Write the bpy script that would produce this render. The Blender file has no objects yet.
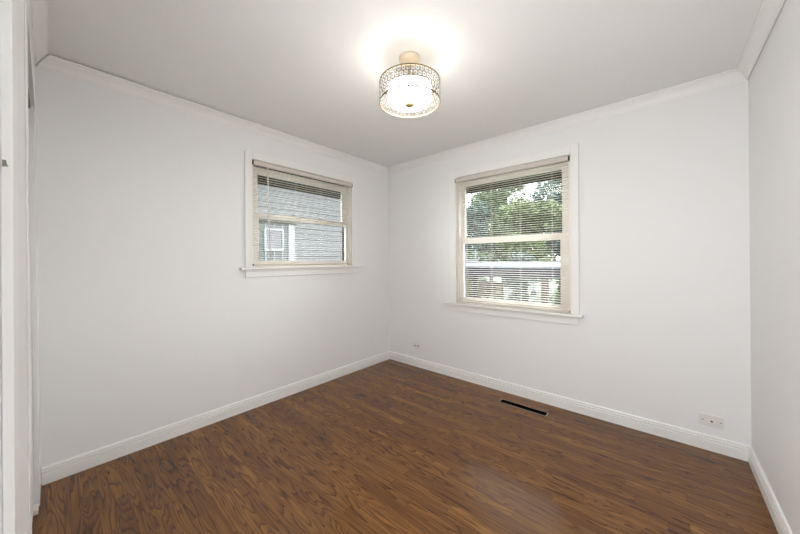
import bpy, math, random
from mathutils import Vector, Matrix
random.seed(7)
scn = bpy.context.scene
C = scn.collection

# ------------------------------------------------------------------ camera
cd = bpy.data.cameras.new('camera')
cam = bpy.data.objects.new('camera', cd)
C.objects.link(cam)
Rv = Vector((0.75413506, 0.65669649, -0.00547922))
Uv = Vector((0.00593462, 0.00152827, 0.99998122))
Fv = Vector((-0.65669254, 0.75415342, 0.00274472))
m = Matrix.Identity(4)
for i in range(3):
    m[i][0] = Rv[i]; m[i][1] = Uv[i]; m[i][2] = -Fv[i]
m[0][3], m[1][3], m[2][3] = 2.66133, -2.83872, 1.25623
cam.matrix_world = m
cd.sensor_width = 36
cd.sensor_fit = 'HORIZONTAL'
cd.lens = 302.146 / 800 * 36
cd.shift_y = (259.88 - 267) / 800
cd.clip_start = 0.02
scn.camera = cam

# ------------------------------------------------------------------ world, lights, exposure
w = bpy.data.worlds.new('sky'); scn.world = w
w.use_nodes = True
bg = w.node_tree.nodes['Background']
bg.inputs['Color'].default_value = (0.92, 0.96, 1.0, 1)
bg.inputs['Strength'].default_value = 4.6


def area(name, loc, direction, sx, sy, power, col):
    l = bpy.data.lights.new(name, 'AREA')
    l.shape = 'RECTANGLE'; l.size = sx; l.size_y = sy
    l.energy = power; l.color = col
    o = bpy.data.objects.new(name, l); C.objects.link(o)
    o.location = loc
    o.rotation_euler = Vector(direction).to_track_quat('-Z', 'Y').to_euler()
    return o


# added fill lamp in the doorway behind the camera, evens out the walls
area('doorway_fill', (2.5, -2.868, 1.25), (0, 1, 0.0), 0.7, 1.6, 8.5, (0.93, 0.97, 1.0))
SUN = bpy.data.lights.new('soft_sun', 'SUN'); SUN.energy = 0.7; SUN.angle = math.radians(60)
SUN.color = (1, .97, .92)
so = bpy.data.objects.new('soft_sun', SUN); C.objects.link(so)
so.rotation_euler = Vector((-0.3, 0.55, -1)).to_track_quat('-Z', 'Y').to_euler()

LAMP_E = 11.5      # glowing diffuser of the ceiling light
BULB_W = 0.03      # each of its bulbs

vs = scn.view_settings
vs.view_transform = 'Standard'; vs.look = 'None'; vs.gamma = 1
vs.use_curve_mapping = False
vs.exposure = 1.42
scn.display_settings.display_device = 'sRGB'


# ------------------------------------------------------------------ helpers
def srgb(r, g, b):
    f = lambda c: (c / 255 / 12.92) if c / 255 <= 0.04045 else ((c / 255 + 0.055) / 1.055) ** 2.4
    return (f(r), f(g), f(b), 1)


def mat(name, col, rough=0.6, metal=0.0, spec=0.5, noise=0.0, nscale=20, bump=0.0, bscale=200,
        stretch=(1, 1, 1), emis=None, estr=0, coat=0.0):
    ma = bpy.data.materials.new(name); ma.use_nodes = True
    nt = ma.node_tree; b = nt.nodes['Principled BSDF']
    b.inputs['Base Color'].default_value = col
    b.inputs['Roughness'].default_value = rough
    b.inputs['Metallic'].default_value = metal
    b.inputs['Specular IOR Level'].default_value = spec
    b.inputs['Coat Weight'].default_value = coat
    if emis:
        b.inputs['Emission Color'].default_value = emis
        b.inputs['Emission Strength'].default_value = estr
    tc = nt.nodes.new('ShaderNodeTexCoord')
    mp = nt.nodes.new('ShaderNodeMapping'); mp.inputs['Scale'].default_value = stretch
    nt.links.new(tc.outputs['Object'], mp.inputs['Vector'])
    if noise:
        n = nt.nodes.new('ShaderNodeTexNoise'); n.inputs['Scale'].default_value = nscale
        n.inputs['Detail'].default_value = 5
        nt.links.new(mp.outputs[0], n.inputs['Vector'])
        mx = nt.nodes.new('ShaderNodeMix'); mx.data_type = 'RGBA'
        mx.inputs['A'].default_value = [c * (1 - noise) for c in col[:3]] + [1]
        mx.inputs['B'].default_value = [min(1, c * (1 + noise)) for c in col[:3]] + [1]
        nt.links.new(n.outputs['Fac'], mx.inputs['Factor'])
        nt.links.new(mx.outputs['Result'], b.inputs['Base Color'])
    if bump:
        n2 = nt.nodes.new('ShaderNodeTexNoise'); n2.inputs['Scale'].default_value = bscale
        nt.links.new(mp.outputs[0], n2.inputs['Vector'])
        bp = nt.nodes.new('ShaderNodeBump'); bp.inputs['Strength'].default_value = bump
        bp.inputs['Distance'].default_value = 0.002
        nt.links.new(n2.outputs['Fac'], bp.inputs['Height'])
        nt.links.new(bp.outputs[0], b.inputs['Normal'])
    return ma


class MB:
    def __init__(s):
        s.v = []; s.f = []; s.sm = False

    def box(s, x0, x1, y0, y1, z0, z1):
        n = len(s.v)
        s.v += [(x, y, z) for x in (x0, x1) for y in (y0, y1) for z in (z0, z1)]
        for q in ((0, 1, 3, 2), (4, 6, 7, 5), (0, 4, 5, 1), (2, 3, 7, 6), (0, 2, 6, 4), (1, 5, 7, 3)):
            s.f.append(tuple(n + i for i in q))
        return s

    def tube(s, pts, r, n=8, closed=False, caps=True):
        P = [Vector(p) for p in pts]; base = len(s.v); N = len(P)
        for i, p in enumerate(P):
            a = P[(i - 1) % N] if (closed or i > 0) else p
            b = P[(i + 1) % N] if (closed or i < N - 1) else p
            t = (b - a).normalized()
            up = Vector((0, 0, 1)) if abs(t.z) < 0.9 else Vector((1, 0, 0))
            u = t.cross(up).normalized(); v = t.cross(u)
            rr = r[i] if isinstance(r, (list, tuple)) else r
            for k in range(n):
                an = 2 * math.pi * k / n
                s.v.append(tuple(p + u * (rr * math.cos(an)) + v * (rr * math.sin(an))))
        for i in range(N if closed else N - 1):
            j = (i + 1) % N
            for k in range(n):
                l = (k + 1) % n
                s.f.append((base + i * n + k, base + i * n + l, base + j * n + l, base + j * n + k))
        if caps and not closed:
            s.f.append(tuple(base + k for k in range(n - 1, -1, -1)))
            s.f.append(tuple(base + (N - 1) * n + k for k in range(n)))
        return s

    def lathe(s, prof, cx=0, cy=0, n=48, close=False):
        base = len(s.v); N = len(prof)
        for r, z in prof:
            for k in range(n):
                a = 2 * math.pi * k / n
                s.v.append((cx + r * math.cos(a), cy + r * math.sin(a), z))
        for i in range(N if close else N - 1):
            j = (i + 1) % N
            for k in range(n):
                l = (k + 1) % n
                s.f.append((base + i * n + k, base + i * n + l, base + j * n + l, base + j * n + k))
        return s

    def poly(s, pts):
        n = len(s.v); s.v += [tuple(p) for p in pts]; s.f.append(tuple(range(n, n + len(pts)))); return s

    def build(s, name, ma, parent=None, bevel=0.0, smooth=False, loc=None):
        me = bpy.data.meshes.new(name)
        vv = s.v
        if loc: vv = [(a - loc[0], b - loc[1], c - loc[2]) for a, b, c in vv]
        me.from_pydata(vv, [], s.f); me.validate(); me.update()
        import bmesh
        bm = bmesh.new(); bm.from_mesh(me)
        bmesh.ops.recalc_face_normals(bm, faces=bm.faces); bm.to_mesh(me); bm.free()
        me.materials.append(ma)
        if smooth:
            for p in me.polygons: p.use_smooth = True
        o = bpy.data.objects.new(name, me); C.objects.link(o)
        if parent: o.parent = parent
        if loc: o.location = loc
        if bevel:
            b = o.modifiers.new('bevel', 'BEVEL'); b.width = bevel; b.segments = 2
            b.limit_method = 'ANGLE'
        return o


def struct(o): o['kind'] = 'structure'; return o


def tag(o, label, cat, group=None, kind=None):
    o['label'] = label; o['category'] = cat
    if group: o['group'] = group
    if kind: o['kind'] = kind
    return o


def thing(name, label, cat, loc=(0, 0, 0), group=None):
    o = bpy.data.objects.new(name, None); C.objects.link(o); o.empty_display_size = .05
    o.location = loc
    return tag(o, label, cat, group)


def sempty(name):
    o = bpy.data.objects.new(name, None); C.objects.link(o); o['kind'] = 'structure'; return o


def plabel(o, t): o['label'] = t; return o


# ------------------------------------------------------------------ materials
M_wall = mat('wall_paint', srgb(242, 241, 240), 0.55, spec=.35, bump=.05, bscale=150)
M_ceil = mat('ceiling_paint', srgb(243, 242, 240), 0.8, spec=.2, bump=.05, bscale=200)
M_trim = mat('trim_gloss_paint', srgb(245, 243, 240), 0.35, spec=.5)
M_cream = mat('cream_vinyl', srgb(252, 245, 236), 0.45)
M_slat = mat('blind_slat_enamel', srgb(252, 246, 237), 0.4)
M_headrail = mat('headrail_enamel', srgb(214, 205, 196), 0.4)
M_dark = mat('black_plastic', srgb(24, 22, 20), 0.5)
M_gap = mat('dark_cavity', srgb(20, 18, 16), 0.9)
M_plate = mat('white_plastic', srgb(232, 230, 225), 0.35)
M_steel = mat('galvanised_steel', srgb(170, 165, 155), 0.45, metal=.9, noise=.15, nscale=60)
M_grey = mat('brushed_nickel', srgb(135, 130, 120), 0.4, metal=.6)
M_gold = mat('champagne_gold', srgb(232, 218, 194), 0.35, metal=.3)
M_bronze = mat('antique_brass_rim', srgb(120, 102, 78), 0.4, metal=.7)
M_silver = mat('silver_lattice_wire', srgb(92, 87, 80), 0.6, metal=0.0)
M_crystal = mat('cut_crystal', srgb(140, 136, 130), 0.1, spec=.8)
M_diff = mat('frosted_glass_glowing', srgb(250, 245, 235), 0.4, emis=(1, .95, .89, 1), estr=LAMP_E)
M_finial = mat('satin_brass', srgb(176, 150, 108), 0.45, metal=.2)
M_bulb = mat('bulb_glow', srgb(250, 245, 235), 0.4, emis=(1, .9, .75, 1), estr=LAMP_E)


def glass():
    ma = bpy.data.materials.new('window_glass'); ma.use_nodes = True
    nt = ma.node_tree; nt.nodes.clear()
    out = nt.nodes.new('ShaderNodeOutputMaterial'); mx = nt.nodes.new('ShaderNodeMixShader')
    tr = nt.nodes.new('ShaderNodeBsdfTransparent'); tr.inputs[0].default_value = (.96, .97, .965, 1)
    gl = nt.nodes.new('ShaderNodeBsdfGlossy'); gl.inputs['Roughness'].default_value = .02
    fr = nt.nodes.new('ShaderNodeFresnel'); fr.inputs[0].default_value = 1.28
    nt.links.new(fr.outputs[0], mx.inputs[0]); nt.links.new(tr.outputs[0], mx.inputs[1])
    nt.links.new(gl.outputs[0], mx.inputs[2]); nt.links.new(mx.outputs[0], out.inputs[0])
    return ma


M_glass = glass()


def wood_floor():
    ma = bpy.data.materials.new('stained_oak_strip_floor'); ma.use_nodes = True
    nt = ma.node_tree; L = nt.links; N = nt.nodes
    b = N['Principled BSDF']

    def mth(op, a, bb=None, c=None):
        n = N.new('ShaderNodeMath'); n.operation = op
        for i, x in enumerate((a, bb, c)):
            if x is None: continue
            if isinstance(x, (int, float)): n.inputs[i].default_value = x
            else: L.new(x, n.inputs[i])
        return n.outputs[0]

    def comb(x, y, z=0.0):
        n = N.new('ShaderNodeCombineXYZ')
        for i, q in enumerate((x, y, z)):
            if isinstance(q, (int, float)): n.inputs[i].default_value = q
            else: L.new(q, n.inputs[i])
        return n.outputs[0]

    def noise(vec, scale, detail=2.0, rough=.5, dist=0.0):
        n = N.new('ShaderNodeTexNoise'); n.inputs['Scale'].default_value = scale
        n.inputs['Detail'].default_value = detail; n.inputs['Roughness'].default_value = rough
        n.inputs['Distortion'].default_value = dist
        L.new(vec, n.inputs['Vector']); return n.outputs['Fac']

    def white(vec):
        n = N.new('ShaderNodeTexWhiteNoise'); n.noise_dimensions = '3D'; L.new(vec, n.inputs['Vector'])
        return n.outputs['Value']

    def ramp(fac, stops):
        n = N.new('ShaderNodeValToRGB'); cr = n.color_ramp
        while len(cr.elements) > 1: cr.elements.remove(cr.elements[-1])
        cr.elements[0].position = stops[0][0]; cr.elements[0].color = stops[0][1]
        for p, c in stops[1:]:
            e = cr.elements.new(p); e.color = c
        L.new(fac, n.inputs[0]); return n.outputs[0]

    def mix(f, a, c, mode='MIX'):
        n = N.new('ShaderNodeMix'); n.data_type = 'RGBA'; n.blend_type = mode
        for k, q in (('Factor', f), ('A', a), ('B', c)):
            if isinstance(q, (int, float)): n.inputs[k].default_value = q
            elif isinstance(q, tuple): n.inputs[k].default_value = q
            else: L.new(q, n.inputs[k])
        return n.outputs['Result']

    tc = N.new('ShaderNodeTexCoord'); sp = N.new('ShaderNodeSeparateXYZ')
    L.new(tc.outputs['Object'], sp.inputs[0])
    X, Y = sp.outputs[0], sp.outputs[1]
    Wd = 0.0572
    rr = mth('DIVIDE', Y, Wd); row = mth('FLOOR', rr); fy = mth('FRACT', rr)
    r1 = white(comb(row, 3.1)); r2 = white(comb(row, 9.7))
    ln = mth('ADD', mth('MULTIPLY', r2, .5), .55)
    xx = mth('ADD', mth('DIVIDE', X, ln), mth('MULTIPLY', r1, 17.0))
    col = mth('FLOOR', xx); fx = mth('FRACT', xx)
    bid = white(comb(row, col, 1.0)); bid2 = white(comb(row, col, 5.0)); bid3 = white(comb(row, col, 8.0))
    # cathedral grain: contour lines of a noise stretched along the board
    off = mth('MULTIPLY', bid, 40.0)
    gv = comb(mth('ADD', mth('MULTIPLY', X, .9), off), mth('ADD', mth('MULTIPLY', Y, 9.5), mth('MULTIPLY', bid2, 30.0)), 0.0)
    g = noise(gv, 1.0, 2.5, .45, .25)
    freq = mth('ADD', mth('MULTIPLY', bid3, 12.0), 15.0)
    ring = mth('FRACT', mth('MULTIPLY', g, freq))
    # ring line: soft rise then sharp fall
    wob = noise(comb(mth('MULTIPLY', X, 30.0), mth('MULTIPLY', Y, 300.0)), 1.0, 3)
    line = mth('POWER', ring, 3.0)
    line = mth('MULTIPLY', line, mth('ADD', mth('MULTIPLY', wob, .5), .8))
    # pores
    pv = noise(comb(mth('MULTIPLY', X, 6.0), mth('MULTIPLY', Y, 190.0), bid), 1.0, 3, .6)
    pore = ramp(pv, [(.44, (0, 0, 0, 1)), (.62, (1, 1, 1, 1))])
    broad = noise(comb(mth('MULTIPLY', X, 2.0), mth('MULTIPLY', Y, 14.0), mth('MULTIPLY', bid, 20.0)), 1.0, 2)
    tone = mth('ADD', mth('ADD', mth('MULTIPLY', bid2, .44), .09), mth('MULTIPLY', broad, .44))
    base = ramp(tone, [(.05, srgb(100, 64, 33)), (.4, srgb(130, 85, 40)), (.65, srgb(150, 101, 47)), (.95, srgb(176, 124, 62))])
    dark = mix(1.0, base, (.15, .105, .07, 1), 'MULTIPLY')
    c1 = mix(mth('MULTIPLY', line, .95), base, dark)
    c2 = mix(mth('MULTIPLY', mth('SUBTRACT', 1.0, pore), .35), c1, dark)
    # blotchy stain
    bl = noise(comb(mth('MULTIPLY', X, 1.3), mth('MULTIPLY', Y, 1.3)), 1.0, 3)
    c3 = mix(mth('MULTIPLY', bl, .28), c2, srgb(108, 72, 40))
    # seams
    e1 = mth('MINIMUM', fy, mth('SUBTRACT', 1.0, fy))
    s1 = mth('LESS_THAN', e1, .014)
    e2 = mth('MULTIPLY', mth('MINIMUM', fx, mth('SUBTRACT', 1.0, fx)), ln)
    s2 = mth('LESS_THAN', e2, .0009)
    seam = mth('MAXIMUM', s1, s2)
    c4 = mix(mth('MULTIPLY', seam, .55), c3, srgb(34, 22, 15))
    L.new(c4, b.inputs['Base Color'])
    rg = mth('ADD', mth('MULTIPLY', bl, .06), .17)
    L.new(rg, b.inputs['Roughness'])
    b.inputs['Specular IOR Level'].default_value = .38
    return ma


M_floor = wood_floor()

# ------------------------------------------------------------------ room shell
W, F, H, T = 3.067, -2.9056, 2.44, 0.13
# window openings
LY0, LY1, LZ0, LZ1 = -1.717, -0.622, 1.19, 2.135      # left wall (along y)
RX0, RX1, RZ0, RZ1 = 0.998, 2.084, 0.785, 2.135       # back wall (along x)
# register opening in the floor
VX0, VX1, VY0, VY1 = 1.562, 1.940, -0.240, -0.180

fl = MB()
FX0, FX1, FY0, FY1, FT = -.02, W + .02, -4.4, .02, -.02
for a in ((FX0, VX0, FY0, FY1), (VX1, FX1, FY0, FY1), (VX0, VX1, FY0, VY0), (VX0, VX1, VY1, FY1)):
    fl.box(a[0], a[1], a[2], a[3], FT, 0)
struct(fl.build('floor', M_floor))
struct(MB().box(-.02, W + .02, -4.4, .02, H, H + .1).build('ceiling', M_ceil))

wl = MB()
wl.box(-T, 0, F - T, LY0, 0, H).box(-T, 0, LY1, T, 0, H).box(-T, 0, LY0, LY1, 0, LZ0).box(-T, 0, LY0, LY1, LZ1, H)
struct(wl.build('wall_left', M_wall))
wb = MB()
wb.box(0, RX0, 0, T, 0, H).box(RX1, W + T, 0, T, 0, H).box(RX0, RX1, 0, T, 0, RZ0).box(RX0, RX1, 0, T, RZ1, H)
struct(wb.build('wall_back', M_wall))
struct(MB().box(W, W + T, -4.4, 0, 0, H).build('wall_right', M_wall))

# front wall: closet opening, then a doorway at its right end; slightly out of plumb
OX0, OX1, OZ = .225, 1.16, 2.058
DX0, DX1, DZ = 1.95, 2.86, 2.05


def lean_y(x, z):
    k = .0087 - .0039 * min(max(x, 0), 1.6)
    return -2.885 - k * z


def leanbox(mb, x0, x1, z0, z1, front, back, ny=1):
    """box whose room side follows the out-of-plumb wall; front/back are offsets from that face"""
    n = len(mb.v)
    xs = (x0, x1)
    for x in xs:
        for o in (back, front):
            for z in (z0, z1):
                mb.v.append((x, lean_y(x, z) + o, z))
    for q in ((0, 1, 3, 2), (4, 6, 7, 5), (0, 4, 5, 1), (2, 3, 7, 6), (0, 2, 6, 4), (1, 5, 7, 3)):
        mb.f.append(tuple(n + i for i in q))


wf = MB()
leanbox(wf, 0, OX0, 0, H, 0, -T)
leanbox(wf, OX0, OX1, OZ, H, 0, -T)
leanbox(wf, OX1, DX0, 0, H, 0, -T)
leanbox(wf, DX0, DX1, DZ, H, 0, -T)
leanbox(wf, DX1, W, 0, H, 0, -T)
struct(wf.build('wall_front', M_wall))
# closet box behind its opening
cl = MB()
cl.box(-.02, 0, -3.7, -3.03, 0, H).box(0, 1.5, -3.72, -3.7, 0, H).box(1.48, 1.5, -3.7, -3.03, 0, H)
struct(cl.build('wall_closet', M_wall))
# hallway behind the doorway
hl = MB()
hl.box(1.5, W, -4.42, -4.4, 0, H)
struct(hl.build('wall_hallway', M_wall))


def sweep(name, prof, wall, a0, a1, base_z, off=0.0, m0=True, m1=True, end0=0, end1=0, parent=None):
    """profile (depth, height) along a wall with mitred inside corners"""
    mb = MB(); n = len(prof)
    for e, (a, mi, s) in enumerate(((a0, m0, 1), (a1, m1, -1))):
        for d, z in prof:
            aa = a + (s * d if mi else 0)
            zz = base_z + z; dd = d + off
            if wall == 'left': mb.v.append((dd, aa, zz))
            elif wall == 'right': mb.v.append((W - dd, aa, zz))
            elif wall == 'back': mb.v.append((aa, -dd, zz))
            elif wall == 'front': mb.v.append((aa, lean_y(aa, zz) + dd, zz))
    for i in range(n):
        j = (i + 1) % n
        mb.f.append((i, j, n + j, n + i))
    mb.f.append(tuple(range(n))); mb.f.append(tuple(range(2 * n - 1, n - 1, -1)))
    return struct(mb.build(name, M_trim, parent))


BASE = [(0, 0), (.016, 0), (.016, .056), (.0155, .058), (.008, .0595), (.008, .0630), (.0145, .0650), (.0145, .0745),
        (.0135, .0765), (.007, .0775), (.007, .0805), (.012, .0825), (.012, .088), (.009, .094), (.005, .097), (0, .097)]
sweep('baseboard_left', BASE, 'left', -2.882, 0, 0, m0=False)
sweep('baseboard_back', BASE, 'back', 0, W, 0)
sweep('baseboard_right', BASE, 'right', -2.80, 0, 0, m0=False)
CROWN = [(0, 0), (0, -.075), (.005, -.075), (.007, -.067), (.011, -.063), (.013, -.056), (.018, -.046), (.025, -.036),
         (.033, -.027), (.040, -.020), (.041, -.014), (.047, -.010), (.0516, -.009), (.0516, 0)]
sweep('trim_1', CROWN, 'left', F + .004, -.009, H - .005)
sweep('trim_2', CROWN, 'back', 0, W, H)
sweep('trim_3', CROWN, 'right', F, -.004, H, off=.0028)
sweep('trim_4', CROWN, 'front', -.0, W, H)

# closet: panel door and track
cd_ = MB(); leanbox(cd_, OX0 + .012, OX1 - .01, .02, OZ - .10, -.020, -.050)
cdo = sempty('door_1')
cd_.build('door_panel', M_trim, cdo, bevel=.002)
fg = MB(); leanbox(fg, OX0 + .01, OX0 + .075, 0, .022, -.004, -.055)
fg.build('floor_guide', M_plate, cdo, bevel=.002)
hd = MB(); leanbox(hd, OX0, OX1, OZ - .012, OZ, -.012, -.09)
plabel(hd.build('track', M_grey, cdo), 'grey metal track under the opening head')
# closet casings
tr5 = MB()
leanbox(tr5, OX1, OX1 + .105, 0, OZ + .07, .0035, 0)
leanbox(tr5, OX0 - .07, OX1 + .105, OZ, OZ + .07, .003, 0)
struct(tr5.build('trim_5', M_trim, bevel=.0015))
# doorway casing
dc = sempty('door_2')
cs = MB()
leanbox(cs, DX0 - .085, DX0, 0, DZ + .07, .012, 0)
leanbox(cs, DX1, DX1 + .07, 0, DZ + .07, .012, 0)
leanbox(cs, DX0, DX1, DZ, DZ + .07, .012, 0)
cs.build('door_casing', M_trim, dc, bevel=.002)
jm = MB()
leanbox(jm, DX0 - .01, DX0 + .002, 0, DZ, .0, -T - .005)
leanbox(jm, DX1 - .002, DX1 + .01, 0, DZ, .0, -T - .005)
jm.build('door_jamb', M_trim, dc, bevel=.001)
sk = MB()
sk.box(DX0 + .002, DX0 + .0045, -2.886, -2.8835, 1.394, 1.403)
sk.poly([(DX0 + .0045, -2.8835, 1.394), (DX0 + .0045, -2.8802, 1.394), (DX0 + .0045, -2.8818, 1.397), (DX0 + .0045, -2.8825, 1.403), (DX0 + .0045, -2.8835, 1.403)])
plabel(sk.build('strike_plate', M_grey, dc), 'small grey metal strike plate')

# ------------------------------------------------------------------ windows
# a window is built in local (a along wall, d towards outside, z) and mapped onto its wall
def mapper(wall):
    if wall == 'left': return lambda a, d, z: (-d, a, z)
    return lambda a, d, z: (a, d, z)


def mbox(mb, f, a0, a1, d0, d1, z0, z1):
    p = [f(a, d, z) for a in (a0, a1) for d in (d0, d1) for z in (z0, z1)]
    n = len(mb.v); mb.v += p
    for q in ((0, 1, 3, 2), (4, 6, 7, 5), (0, 4, 5, 1), (2, 3, 7, 6), (0, 2, 6, 4), (1, 5, 7, 3)):
        mb.f.append(tuple(n + i for i in q))


def window(name, wall, a0, a1, z0, z1, co0, co1, ctop, st0, st1, stz, ap0, ap1, apz, lo, up, locks):
    f = mapper(wall); root = sempty(name)
    m_ = MB()
    mbox(m_, f, co0, a0, -.018, 0, stz, ctop); mbox(m_, f, a1, co1, -.018, 0, stz, ctop)
    mbox(m_, f, a0, a1, -.018, 0, z1, ctop)
    m_.build('window_casing', M_trim, root, bevel=.003)
    m_ = MB(); mbox(m_, f, st0, st1, -.052, .03, stz - .022, stz)
    m_.build('window_stool', M_trim, root, bevel=.006)
    m_ = MB(); mbox(m_, f, ap0, ap1, -.016, 0, apz, stz - .022)
    mbox(m_, f, ap0 + .004, ap1 - .004, -.020, 0, stz - .034, stz - .022)
    m_.build('window_apron', M_trim, root, bevel=.003)
    # painted jamb box with inner stops
    m_ = MB()
    for s, a in ((1, a0), (-1, a1)):
        b0, b1 = sorted((a, a + s * .012)); mbox(m_, f, b0, b1, 0, .125, stz, z1)
        b0, b1 = sorted((a, a + s * .024)); mbox(m_, f, b0, b1, .012, .034, stz, z1)
        b0, b1 = sorted((a, a + s * .022)); mbox(m_, f, b0, b1, .066, .072, stz, z1)
    mbox(m_, f, a0, a1, 0, .125, z1 - .012, z1); mbox(m_, f, a0, a1, .012, .034, z1 - .03, z1)
    mbox(m_, f, a0, a1, .03, .13, stz - .02, stz + .004)
    m_.build('window_jamb', M_cream, root, bevel=.0015)
    # sashes: glass rectangle (g0,g1,h0,h1), outer rectangle, plane depth
    for nm, (g0, g1, h0, h1, o0, o1, p0, p1), (d0, d1) in (('lower_sash', lo, (.038, .064)), ('upper_sash', up, (.072, .098))):
        m_ = MB()
        mbox(m_, f, o0, g0, d0, d1, p0, p1); mbox(m_, f, g1, o1, d0, d1, p0, p1)
        mbox(m_, f, g0, g1, d0, d1, p0, h0); mbox(m_, f, g0, g1, d0, d1, h1, p1)
        sash = m_.build(nm, M_cream, root, bevel=.003)
        g_ = MB(); dm = (d0 + d1) / 2; mbox(g_, f, g0 - .004, g1 + .004, dm - .0015, dm + .0015, h0 - .004, h1 + .004)
        g_.build('glass_pane', M_glass, sash)
        if nm == 'lower_sash':
            for la in locks:
                k = MB(); mbox(k, f, la - .022, la + .022, d0 + .002, d1, p1, p1 + .006)
                mbox(k, f, la - .012, la + .016, d0 + .004, d1 - .006, p1 + .006, p1 + .014)
                plabel(k.build('sash_lock', M_bronze, sash, bevel=.002), 'dark bronze sash lock')
    # dark outer storm frame edge
    m_ = MB()
    for b0, b1, c0, c1 in ((a0 + .012, a0 + .034, stz, z1), (a1 - .034, a1 - .012, stz, z1), (a0, a1, z1 - .03, z1 - .012)):
        mbox(m_, f, b0, b1, .104, .122, c0, c1)
    plabel(m_.build('storm_frame', M_gap, root), 'dark outer storm window frame')
    return root


# lo/up: g0,g1,h0,h1, o0,o1,p0,p1
window('window_1', 'left', LY0, LY1, LZ0, LZ1, -1.778, -.560, 2.196, -1.822, -.488, 1.206, -1.775, -.556, 1.120,
       (-1.640, -.668, 1.262, 1.642, -1.703, -.634, 1.211, 1.690),
       (-1.634, -.692, 1.690, 2.040, -1.703, -.634, 1.650, 2.104), (-1.30, -1.0))
window('window_2', 'back', RX0, RX1, RZ0, RZ1, .915, 2.143, 2.213, .838, 2.172, .807, .900, 2.135, .717,
       (1.058, 1.992, .864, 1.430, 1.012, 2.070, .812, 1.490),
       (1.060, 2.000, 1.490, 2.046, 1.012, 2.070, 1.440, 2.104), (1.53,))


def blind(name, wall, a0, a1, ztop, zbot, label, wand_a, cord_a, endlow):
    f = mapper(wall)
    c = f((a0 + a1) / 2, 0, zbot)
    root = thing(name, label, 'window blind', c, 'aluminium mini blinds on the windows')
    inv = root.location
    def bld(mb, nm, ma, par=None, **k):
        o = mb.build(nm, ma, None, **k)
        for v in o.data.vertices: v.co -= inv
        o.parent = par or root
        return o
    m_ = MB()
    # open headrail channel
    mbox(m_, f, a0, a1, -.034, -.0325, ztop - .036, ztop); mbox(m_, f, a0, a1, -.009, -.0075, ztop - .036, ztop)
    mbox(m_, f, a0, a1, -.034, -.0075, ztop - .0375, ztop - .036)
    mbox(m_, f, a0, a1, -.034, -.028, ztop - .0015, ztop); mbox(m_, f, a0, a1, -.014, -.0075, ztop - .0015, ztop)
    hr = bld(m_, 'headrail', M_headrail)
    for e0, e1 in ((a0 - .003, a0 + .004), (a1 - .004, a1 + .003)):
        k = MB(); mbox(k, f, e0, e1, -.0345, -.007, ztop - .038, ztop + .0005)
        plabel(bld(k, 'end_cap', M_dark, hr), 'black end cap')
    # slats
    m_ = MB(); pitch = .0205; z = ztop - .055; dc_ = -.021; ang = math.radians(4); hw = .0125
    while z > zbot + .03:
        n = len(m_.v); NS = 4
        for aa in (a0 + .004, a1 - .004):
            for k in range(NS + 1):
                t = k / NS * 2 - 1
                cr = .0022 * (1 - t * t)
                d = dc_ + hw * t * math.cos(ang); zz = z + hw * t * math.sin(ang) + cr
                m_.v.append(f(aa, d, zz))
        for k in range(NS):
            m_.f.append((n + k, n + k + 1, n + NS + 2 + k, n + NS + 1 + k))
        z -= pitch
    sl = bld(m_, 'slats', M_slat, smooth=True)
    so_ = sl.modifiers.new('thickness', 'SOLIDIFY'); so_.thickness = .0005
    m_ = MB(); mbox(m_, f, a0 + .002, a1 - .002, -.033, -.010, zbot, zbot + .014)
    br = bld(m_, 'bottom_rail', M_headrail, bevel=.003)
    L_ = a1 - a0
    cap = MB(); e = a0 if wall == 'left' else a1
    mbox(cap, f, min(e, e) - .002, e + .003, -.0335, -.0095, zbot - .0005, zbot + .0145)
    bld(cap, 'rail_cap', M_grey, br)
    m_ = MB()
    for t in (.12, .37, .63, .88):
        for d in (-.0345, -.0078):
            p = f(a0 + L_ * t, d, 0)
            m_.tube([(p[0], p[1], zbot + .012), (p[0], p[1], ztop - .036)], .0006, 5)
    bld(m_, 'ladder_cords', M_slat)
    m_ = MB()
    p = f(wand_a, -.040, 0); q = f(wand_a + (.022 if wall == 'left' else .012), -.044, 0)
    m_.tube([(p[0], p[1], ztop - .04), (q[0], q[1], endlow)], .0032, 8)
    bld(m_, 'tilt_wand', M_plate, smooth=True)
    m_ = MB()
    for k in range(2):
        p = f(cord_a + k * .006, -.036, 0)
        m_.tube([(p[0], p[1], ztop - .04), (p[0], p[1], zbot + .35)], .0009, 5)
    lc = bld(m_, 'lift_cord', M_slat)
    p = f(cord_a + .003, -.036, 0)
    bld(MB().lathe([(.001, zbot + .355), (.004, zbot + .345), (.005, zbot + .32), (.001, zbot + .318)], p[0], p[1], 10), 'cord_tassel', M_plate, lc)
    return root


blind('window_blind', 'left', LY0 + .0, LY1 - .008, 2.124, 1.221,
      'open cream slatted blind on the smaller window of the left wall', -1.598, -.665, 1.285)
blind('window_blind', 'back', RX0 + .002, RX1 - .010, 2.120, .818,
      'open cream slatted blind on the taller window facing the garden', 1.035, 2.035, 1.30)

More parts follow.
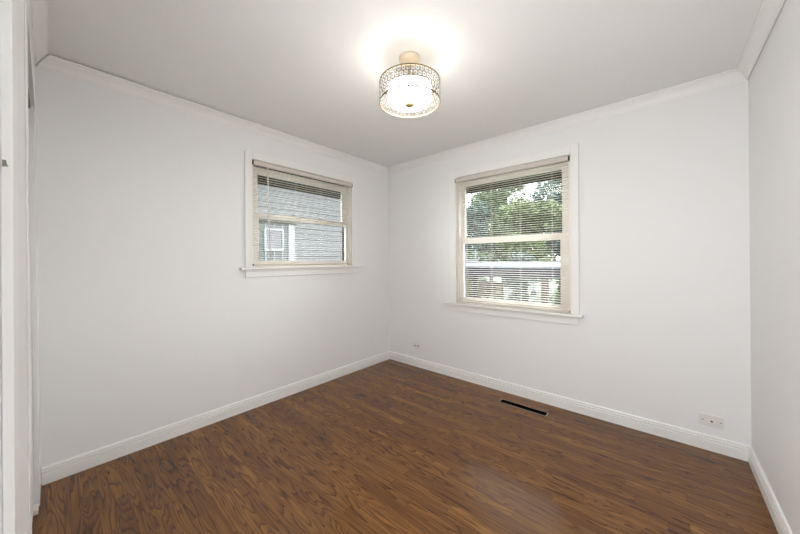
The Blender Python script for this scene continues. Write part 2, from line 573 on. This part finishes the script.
# ------------------------------------------------------------------ ceiling light
LX, LYY = 1.55, -1.468
root = thing('ceiling_light', 'glowing drum ceiling light with silver lattice shade and gold finial', 'ceiling light', (LX, LYY, H))
def lb(mb, nm, ma, par=None, **k):
    o = mb.build(nm, ma, None, **k)
    for v in o.data.vertices: v.co -= Vector((LX, LYY, H))
    o.parent = par or root
    return o
ca = MB().lathe([(.001, H), (.062, H), (.063, H - .010), (.058, H - .019), (.035, H - .025), (.010, H - .027), (.001, H - .027)], LX, LYY, 40)
lb(ca, 'canopy', M_gold, smooth=True)
lb(MB().tube([(LX, LYY, H - .03), (LX, LYY, 2.155)], .006, 12), 'stem', M_gold, smooth=True)
RR, ZB, ZT = .1755, 2.178, 2.292
def ring(z):
    return MB().lathe([(RR - .0012, z - .0038), (RR + .0022, z - .0038), (RR + .0022, z + .0038), (RR - .0012, z + .0038)], LX, LYY, 72, close=True)
plabel(lb(ring(ZT), 'top_rim', M_bronze), 'dark brass upper rim')
plabel(lb(ring(ZB), 'bottom_rim', M_bronze), 'dark brass lower rim')
lat = MB(); NR, NC = 4, 44
cell = (ZT - ZB) / NR
for r in range(NR):
    zc = ZB + cell * (r + .5)
    for c_ in range(NC):
        a = 2 * math.pi * (c_ + (.5 if r % 2 else 0)) / NC
        pts = []
        for k in range(12):
            t = 2 * math.pi * k / 12
            aa = a + cell * .56 * math.cos(t) / RR
            pts.append((LX + RR * math.cos(aa), LYY + RR * math.sin(aa), zc + cell * .54 * math.sin(t)))
        lat.tube(pts, .0013, 4, closed=True)
lb(lat, 'lattice_shade', M_silver, smooth=True)
cr = MB()
for r in range(NR):
    zc = ZB + cell * (r + .5)
    for c_ in range(NC):
        a = 2 * math.pi * (c_ + (.5 if r % 2 else 0)) / NC
        x, y = LX + RR * math.cos(a), LYY + RR * math.sin(a); s = .0045; n = len(cr.v)
        ux, uy = -math.sin(a) * s, math.cos(a) * s; nx, ny = math.cos(a) * s * .6, math.sin(a) * s * .6
        cr.v += [(x + ux, y + uy, zc), (x - ux, y - uy, zc), (x, y, zc + s), (x, y, zc - s), (x + nx, y + ny, zc), (x - nx, y - ny, zc)]
        for q in ((0, 2, 4), (2, 1, 4), (1, 3, 4), (3, 0, 4), (2, 0, 5), (1, 2, 5), (3, 1, 5), (0, 3, 5)):
            cr.f.append(tuple(n + i for i in q))
cro = lb(cr, 'crystal_beads', M_crystal); cro['kind'] = 'stuff'
# support arms between stem and rims
ar = MB()
for k in range(3):
    a = math.radians(30 + 120 * k)
    ar.tube([(LX, LYY, ZT), (LX + RR * math.cos(a), LYY + RR * math.sin(a), ZT)], .0022, 6)
lb(ar, 'support_arms', M_gold)
df = MB().lathe([(.122, 2.262), (.125, 2.262), (.125, 2.196), (.121, 2.184), (.10, 2.175), (.05, 2.169), (.004, 2.168)], LX, LYY, 56)
dfo = lb(df, 'diffuser', M_diff, smooth=True)
lb(MB().lathe([(.001, 2.172), (.026, 2.171), (.030, 2.166), (.024, 2.160), (.010, 2.154), (.001, 2.153)], LX, LYY, 24), 'finial', M_finial, smooth=True)
lb(MB().lathe([(.001, 2.264), (.1235, 2.264), (.1235, 2.258), (.001, 2.258)], LX, LYY, 48), 'glow_blocker', M_plate)  # unseen opaque disc, added to block the diffuser's glow towards the ceiling
for k in range(3):
    a = math.radians(90 + 120 * k); bx, by = LX + .055 * math.cos(a), LYY + .055 * math.sin(a)
    s_ = lb(MB().lathe([(.001, 2.315), (.015, 2.315), (.016, 2.275), (.012, 2.27), (.001, 2.27)], bx, by, 16), 'bulb_socket', M_gold, smooth=True)
    lb(MB().lathe([(.010, 2.27), (.022, 2.245), (.022, 2.225), (.012, 2.205), (.001, 2.203)], bx, by, 16), 'bulb', M_bulb, s_, smooth=True)
    l = bpy.data.lights.new('bulb_light', 'POINT'); l.energy = BULB_W; l.color = (1, .90, .76); l.shadow_soft_size = .03
    lo_ = bpy.data.objects.new('bulb_light', l); C.objects.link(lo_); lo_.location = (bx + .02 * math.cos(a), by + .02 * math.sin(a), 2.285)

# ------------------------------------------------------------------ outlets, floor register
def plate_on_back(name, label, cat, x0, x1, z0, z1):
    root = thing(name, label, cat, ((x0 + x1) / 2, 0, (z0 + z1) / 2)); inv = root.location
    def b(mb, nm, ma, par=None, **k):
        o = mb.build(nm, ma, None, **k)
        for v in o.data.vertices: v.co -= inv
        o.parent = par or root; return o
    b(MB().box(x0, x1, -.006, 0, z0, z1), 'cover_plate', M_plate, bevel=.002)
    return root, b


r_, b_ = plate_on_back('jack_plate', 'white horizontal wall plate with two screws near the right corner', 'wall plate', 2.838, 2.952, .156, .232)
cz = .194
for sx in (2.853, 2.936):
    b_(MB().tube([(sx, -.0058, cz), (sx, -.0075, cz)], .004, 10), 'screw', M_grey)
j = b_(MB().box(2.883, 2.907, -.0095, -.005, cz - .011, cz + .011), 'jack', M_plate, bevel=.001)
b_(MB().box(2.889, 2.901, -.010, -.009, cz - .006, cz + .002), 'jack_hole', M_gap, j)
r_, b_ = plate_on_back('power_outlet', 'small white power outlet near the far corner', 'outlet', .395, .507, .212, .286)
cz = .249
for sx in (.428, .474):
    k = b_(MB().box(sx - .016, sx + .016, -.009, -.005, cz - .014, cz + .014), 'receptacle', M_plate, bevel=.002)
    for dx in (-.006, .006):
        b_(MB().box(sx + dx - .0035, sx + dx + .0035, -.0096, -.0088, cz - .009, cz + .006), 'slot', M_gap, k)
b_(MB().tube([(.451, -.0058, cz), (.451, -.0075, cz)], .003, 8), 'screw', M_grey)

root = thing('floor_register', 'open floor vent with thin metal rim beside the window wall baseboard', 'floor vent', (1.75, -.21, 0))
def rb(mb, nm, ma, par=None, **k):
    o = mb.build(nm, ma, None, **k)
    for v in o.data.vertices: v.co -= Vector((1.75, -.21, 0))
    o.parent = par or root; return o
q = MB(); t = .006
q.box(VX0 - t, VX1 + t, VY0 - t, VY0, 0, .003).box(VX0 - t, VX1 + t, VY1, VY1 + t, 0, .003)
q.box(VX0 - t, VX0, VY0, VY1, 0, .003).box(VX1, VX1 + t, VY0, VY1, 0, .003)
rb(q, 'rim', M_steel)
q = MB(); zb = -.16
q.box(VX0 - .002, VX0, VY0, VY1, zb, .002).box(VX1, VX1 + .002, VY0, VY1, zb, .002)
q.box(VX0, VX1, VY0 - .002, VY0, zb, .002).box(VX0, VX1, VY1, VY1 + .002, zb, .002).box(VX0, VX1, VY0, VY1, zb - .002, zb)
rb(q, 'duct_boot', M_gap)

# ------------------------------------------------------------------ outdoors
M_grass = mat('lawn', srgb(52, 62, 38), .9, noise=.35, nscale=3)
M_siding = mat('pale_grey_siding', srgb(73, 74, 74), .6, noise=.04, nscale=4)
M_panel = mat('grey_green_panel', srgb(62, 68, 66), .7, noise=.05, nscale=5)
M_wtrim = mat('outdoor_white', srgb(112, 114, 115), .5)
M_soffit = mat('olive_brown_soffit', srgb(47, 45, 32), .8, noise=.1, nscale=8)
M_roof = mat('asphalt_shingle', srgb(40, 40, 38), .9, noise=.2, nscale=30)
M_dkglass = mat('dark_window_glass', srgb(48, 49, 53), .1)
M_bark = mat('bark', srgb(43, 36, 29), .9, noise=.3, nscale=20)
M_navy = mat('navy_canopy_cloth', srgb(14, 17, 26), .6, noise=.08, nscale=9)
M_bluetop = mat('canopy_top_cloth', srgb(58, 65, 73), .6)
M_post = mat('brown_post_wood', srgb(55, 43, 34), .8, noise=.15, nscale=20, stretch=(1, 1, .1))
M_crate = mat('tan_wood', srgb(85, 75, 58), .8, noise=.12, nscale=12)
M_iron = mat('black_iron', srgb(13, 13, 14), .5)

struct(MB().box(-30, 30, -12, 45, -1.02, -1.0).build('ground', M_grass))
ea = MB().box(-.55, -.50, -6, .55, 2.07, 2.22).box(-.50, -.13, -6, .55, 2.12, 2.16).box(-.5, 6, .50, .55, 2.08, 2.22).box(-.13, 6, .13, .50, 2.12, 2.16)
ea.box(-.5, 6, -6, .5, 2.6, 2.7)
struct(ea.build('trim_6', M_soffit))

# neighbour's house
ho = thing('neighbouring_house', 'pale grey clapboard house seen through the left window', 'house', (-3.5, 2.5, -1))
def hb(mb, nm, ma, par=None, **k):
    o = mb.build(nm, ma, None, **k)
    for v in o.data.vertices: v.co -= Vector((-3.5, 2.5, -1))
    o.parent = par or ho; return o
sd = MB(); z = -1.0
while z < 3.3:
    n = len(sd.v)
    for y in (-2.5 if z > 2.0 else .66, 6.5):
        sd.v += [(-3.5, y, z), (-3.485, y, z), (-3.498, y, z + .125), (-3.5, y, z + .125)]
    sd.f += [(n, n + 1, n + 5, n + 4), (n + 1, n + 2, n + 6, n + 5), (n + 2, n + 3, n + 7, n + 6)]
    z += .125
sd.box(-7.5, -3.5, -2.5, 6.5, -1, 3.3)
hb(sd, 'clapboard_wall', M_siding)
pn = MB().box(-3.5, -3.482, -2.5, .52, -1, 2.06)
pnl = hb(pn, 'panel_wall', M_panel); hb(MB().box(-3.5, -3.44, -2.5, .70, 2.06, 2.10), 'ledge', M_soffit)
bt = MB()
for y in (-1.0, -.6, -.2, .02, .20, .385):
    if 0 <= y <= .4:
        bt.box(-3.482, -3.47, y - .012, y + .012, -1, 1.50); bt.box(-3.482, -3.47, y - .012, y + .012, 1.92, 2.06)
    else: bt.box(-3.482, -3.47, y - .012, y + .012, -1, 2.06)
hb(bt, 'battens', M_wtrim, pnl)
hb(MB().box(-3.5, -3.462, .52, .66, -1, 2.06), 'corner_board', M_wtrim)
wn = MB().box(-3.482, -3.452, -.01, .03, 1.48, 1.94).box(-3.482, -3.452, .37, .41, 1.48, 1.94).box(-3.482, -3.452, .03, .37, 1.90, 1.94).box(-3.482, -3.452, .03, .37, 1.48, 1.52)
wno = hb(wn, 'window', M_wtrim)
hb(MB().box(-3.480, -3.47, .03, .37, 1.52, 1.90), 'pane', M_dkglass, wno)
rf = MB()
rf.v += [(-3.0, -3, 3.25), (-3.0, 7, 3.25), (-5.5, 7, 4.9), (-5.5, -3, 4.9), (-8, 7, 3.25), (-8, -3, 3.25)]
rf.f += [(0, 1, 2, 3), (3, 2, 4, 5), (0, 3, 5), (1, 4, 2), (0, 5, 4, 1)]
hb(rf, 'roof', M_roof)


def leafmat(nm, c):
    ma = mat(nm, c, .7, noise=.4, nscale=3)
    b = ma.node_tree.nodes['Principled BSDF']
    return ma


M_leaf = [leafmat('leaf_deep_green', srgb(48, 62, 39)), leafmat('leaf_mid_green', srgb(58, 74, 46)),
          leafmat('leaf_pale_green', srgb(72, 85, 51)), leafmat('leaf_blue_green', srgb(53, 69, 62))]


def leaves(blobs, n, size, rnd):
    mb = MB()
    for i in range(n):
        cx, cy, cz_, rx, rz = blobs[rnd.randrange(len(blobs))]
        while True:
            x, y, z = rnd.uniform(-1, 1), rnd.uniform(-1, 1), rnd.uniform(-1, 1)
            q = x * x + y * y + z * z
            if q < 1 and q > .15: break
        p = Vector((cx + x * rx, cy + y * rx, cz_ + z * rz))
        u = Vector((rnd.gauss(0, 1), rnd.gauss(0, 1), rnd.gauss(0, .6))).normalized()
        v = u.cross(Vector((rnd.gauss(0, 1), rnd.gauss(0, 1), rnd.gauss(0, 1)))).normalized()
        s = size * rnd.uniform(.6, 1.3)
        mb.poly([p - u * s, p + v * s * .45, p + u * s, p - v * s * .45])
    return mb


def tree(x, y, h, r, label, lm, n=4200, seed=1, bush=False, group='garden trees'):
    rnd = random.Random(seed)
    root = thing('leafy_shrub' if bush else 'leafy_tree', label, 'shrub' if bush else 'tree', (x, y, -1), group if not bush else 'garden shrubs')
    inv = Vector((x, y, -1))
    blobs = []
    zc0 = -1 + (h * .12 if bush else h * .26)
    for k in range(9 if bush else 15):
        a = rnd.uniform(0, 6.28); q = rnd.uniform(.1, .7) * r
        zz = zc0 + (h - (zc0 + 1)) * rnd.uniform(.1, .93)
        blobs.append((x + q * math.cos(a), y + q * math.sin(a), zz, r * rnd.uniform(.38, .6), r * rnd.uniform(.3, .5)))
    o = leaves(blobs, n, .115 if not bush else .09, rnd).build('foliage', lm)
    for v in o.data.vertices: v.co -= inv
    o.parent = root
    tb = MB()
    tb.tube([(x, y, -1), (x + .05, y, -1 + h * .35), (x, y + .1, -1 + h * .8)], [.05 * h * .45, .03 * h * .5, .02], 8)
    for b_ in blobs[:5]:
        tb.tube([(x + .02, y, -1 + h * .3), (b_[0], b_[1], b_[2])], [.04 if not bush else .012, .012], 5)
    o = tb.build('trunk', M_bark)
    for v in o.data.vertices: v.co -= inv
    o.parent = root


for i, (x, y, h, r, lm, lab) in enumerate((
        (-5.6, 11.8, 5.6, 1.45, 3, 'blue green tree at the left edge of the taller window'),
        (-2.4, 12.2, 5.3, 1.45, 2, 'pale green tree in the middle of the taller window'),
        (1.3, 12.4, 5.4, 1.45, 3, 'blue green tree just right of the taller window view'),
        (-10.6, 16.6, 7.2, 2.1, 0, 'tall deep green tree furthest left behind the garden'),
        (-6.2, 16.8, 7.4, 2.1, 1, 'tall mid green tree rising between the blue green and the pale tree'),
        (-1.8, 16.6, 7.9, 2.1, 3, 'tall blue green tree right of the middle of the taller window'),
        (2.7, 16.8, 7.5, 2.1, 0, 'tall deep green tree furthest right behind the garden'),
        (-7.6, 22.5, 10.5, 2.5, 1, 'tallest mid green tree far behind the other garden trees'),
        (-2.4, 22.5, 10.0, 2.3, 0, 'deep green tree far behind the tall blue green tree'))):
    tree(x, y, h, r, lab, M_leaf[lm], n=11000 if r > 2 else 9500, seed=40 + i)
for i, (x, y, h, lm, lab) in enumerate(((-5.9, 9.4, 2.5, 0, 'dark shrub at the left beyond the navy canopy'), (-3.9, 9.9, 2.7, 1, 'mid green shrub behind the white posts'),
                                   (-1.9, 9.5, 2.5, 3, 'blue green shrub beyond the middle of the canopy'), (.1, 9.7, 2.3, 1, 'mid green shrub beyond the right of the canopy'),
                                   (2.1, 9.5, 2.4, 0, 'dark shrub furthest right beyond the canopy'))):
    tree(x, y, h, .85, lab, M_leaf[lm], n=2400, seed=60 + i, bush=True)

# patio canopy on a brown post
pc = thing('patio_canopy', 'navy patio canopy on brown posts outside the taller window', 'canopy', (-.5, 5, -1))
def pb(mb, nm, ma, par=None, **k):
    o = mb.build(nm, ma, None, **k)
    for v in o.data.vertices: v.co -= Vector((-.5, 5, -1))
    o.parent = par or pc; return o
pb(MB().box(-2.6, 1.6, 5.0, 5.06, .80, 1.08).box(-2.6, -2.54, 5.06, 7.2, .80, 1.08).box(1.54, 1.6, 5.06, 7.2, .80, 1.08), 'valance', M_navy)
q = MB(); q.v += [(-2.65, 4.97, 1.07), (1.65, 4.97, 1.07), (1.65, 7.25, 1.09), (-2.65, 7.25, 1.09), (-1.6, 6.1, 1.2), (.6, 6.1, 1.2)]
q.f += [(0, 1, 5, 4), (1, 2, 5), (2, 3, 4, 5), (3, 0, 4), (0, 3, 2, 1)]
pb(q, 'roof', M_bluetop)
for x, y in ((.47, 5.1), (-1.72, 5.1), (.9, 7.1), (-2.4, 7.1)):
    pb(MB().box(x - .07, x + .07, y - .07, y + .07, -1, 1.05), 'post', M_post)
ln = thing('hanging_lantern', 'black iron lantern hanging from the canopy edge', 'lantern', (.22, 5.03, .8))
def nb(mb, nm, ma, **k):
    o = mb.build(nm, ma, None, **k)
    for v in o.data.vertices: v.co -= Vector((.22, 5.03, .8))
    o.parent = ln
nb(MB().tube([(.22, 5.03, .795), (.22, 5.03, .5)], .012, 6).tube([(.10, 5.03, .70), (.34, 5.03, .70)], .012, 6), 'hook', M_iron)
nb(MB().lathe([(.001, .52), (.06, .48), (.06, .36), (.07, .35), (.001, .34)], .22, 5.03, 8), 'lantern_body', M_iron)
bn = thing('wooden_bench', 'tan slatted garden bench under the navy canopy', 'bench', (-1.0, 5.8, -1))
def bb(mb, nm, ma, **k):
    o = mb.build(nm, ma, None, **k)
    for v in o.data.vertices: v.co -= Vector((-1.0, 5.8, -1))
    o.parent = bn
bb(MB().box(-1.75, -.98, 5.6, 6.1, -.1, -.04), 'seat', M_crate)
q = MB()
for k in range(3): q.box(-1.75, -.98, 6.06, 6.12, .12 + k * .17, .24 + k * .17)
for k in range(4): q.box(-1.75 + k * .235, -1.69 + k * .235, 6.08, 6.14, -.1, .6)
bb(q, 'backrest', M_crate)
for x in (-1.75, -1.04):
    for y in (5.65, 6.05): bb(MB().box(x, x + .06, y, y + .06, -1, -.1), 'leg', M_crate)
wp = thing('white_arbour', 'white two posted garden arbour beyond the canopy', 'arbour', (-3.4, 8.4, -1))
def ab(mb, nm, ma, **k):
    o = mb.build(nm, ma, None, **k)
    for v in o.data.vertices: v.co -= Vector((-3.4, 8.4, -1))
    o.parent = wp
for x in (-3.53, -3.08): ab(MB().box(x - .03, x + .03, 8.37, 8.43, -1, 1.66), 'post', M_wtrim)
ab(MB().box(-3.56, -2.95, 8.36, 8.44, 1.05, 1.30), 'rail', M_wtrim)
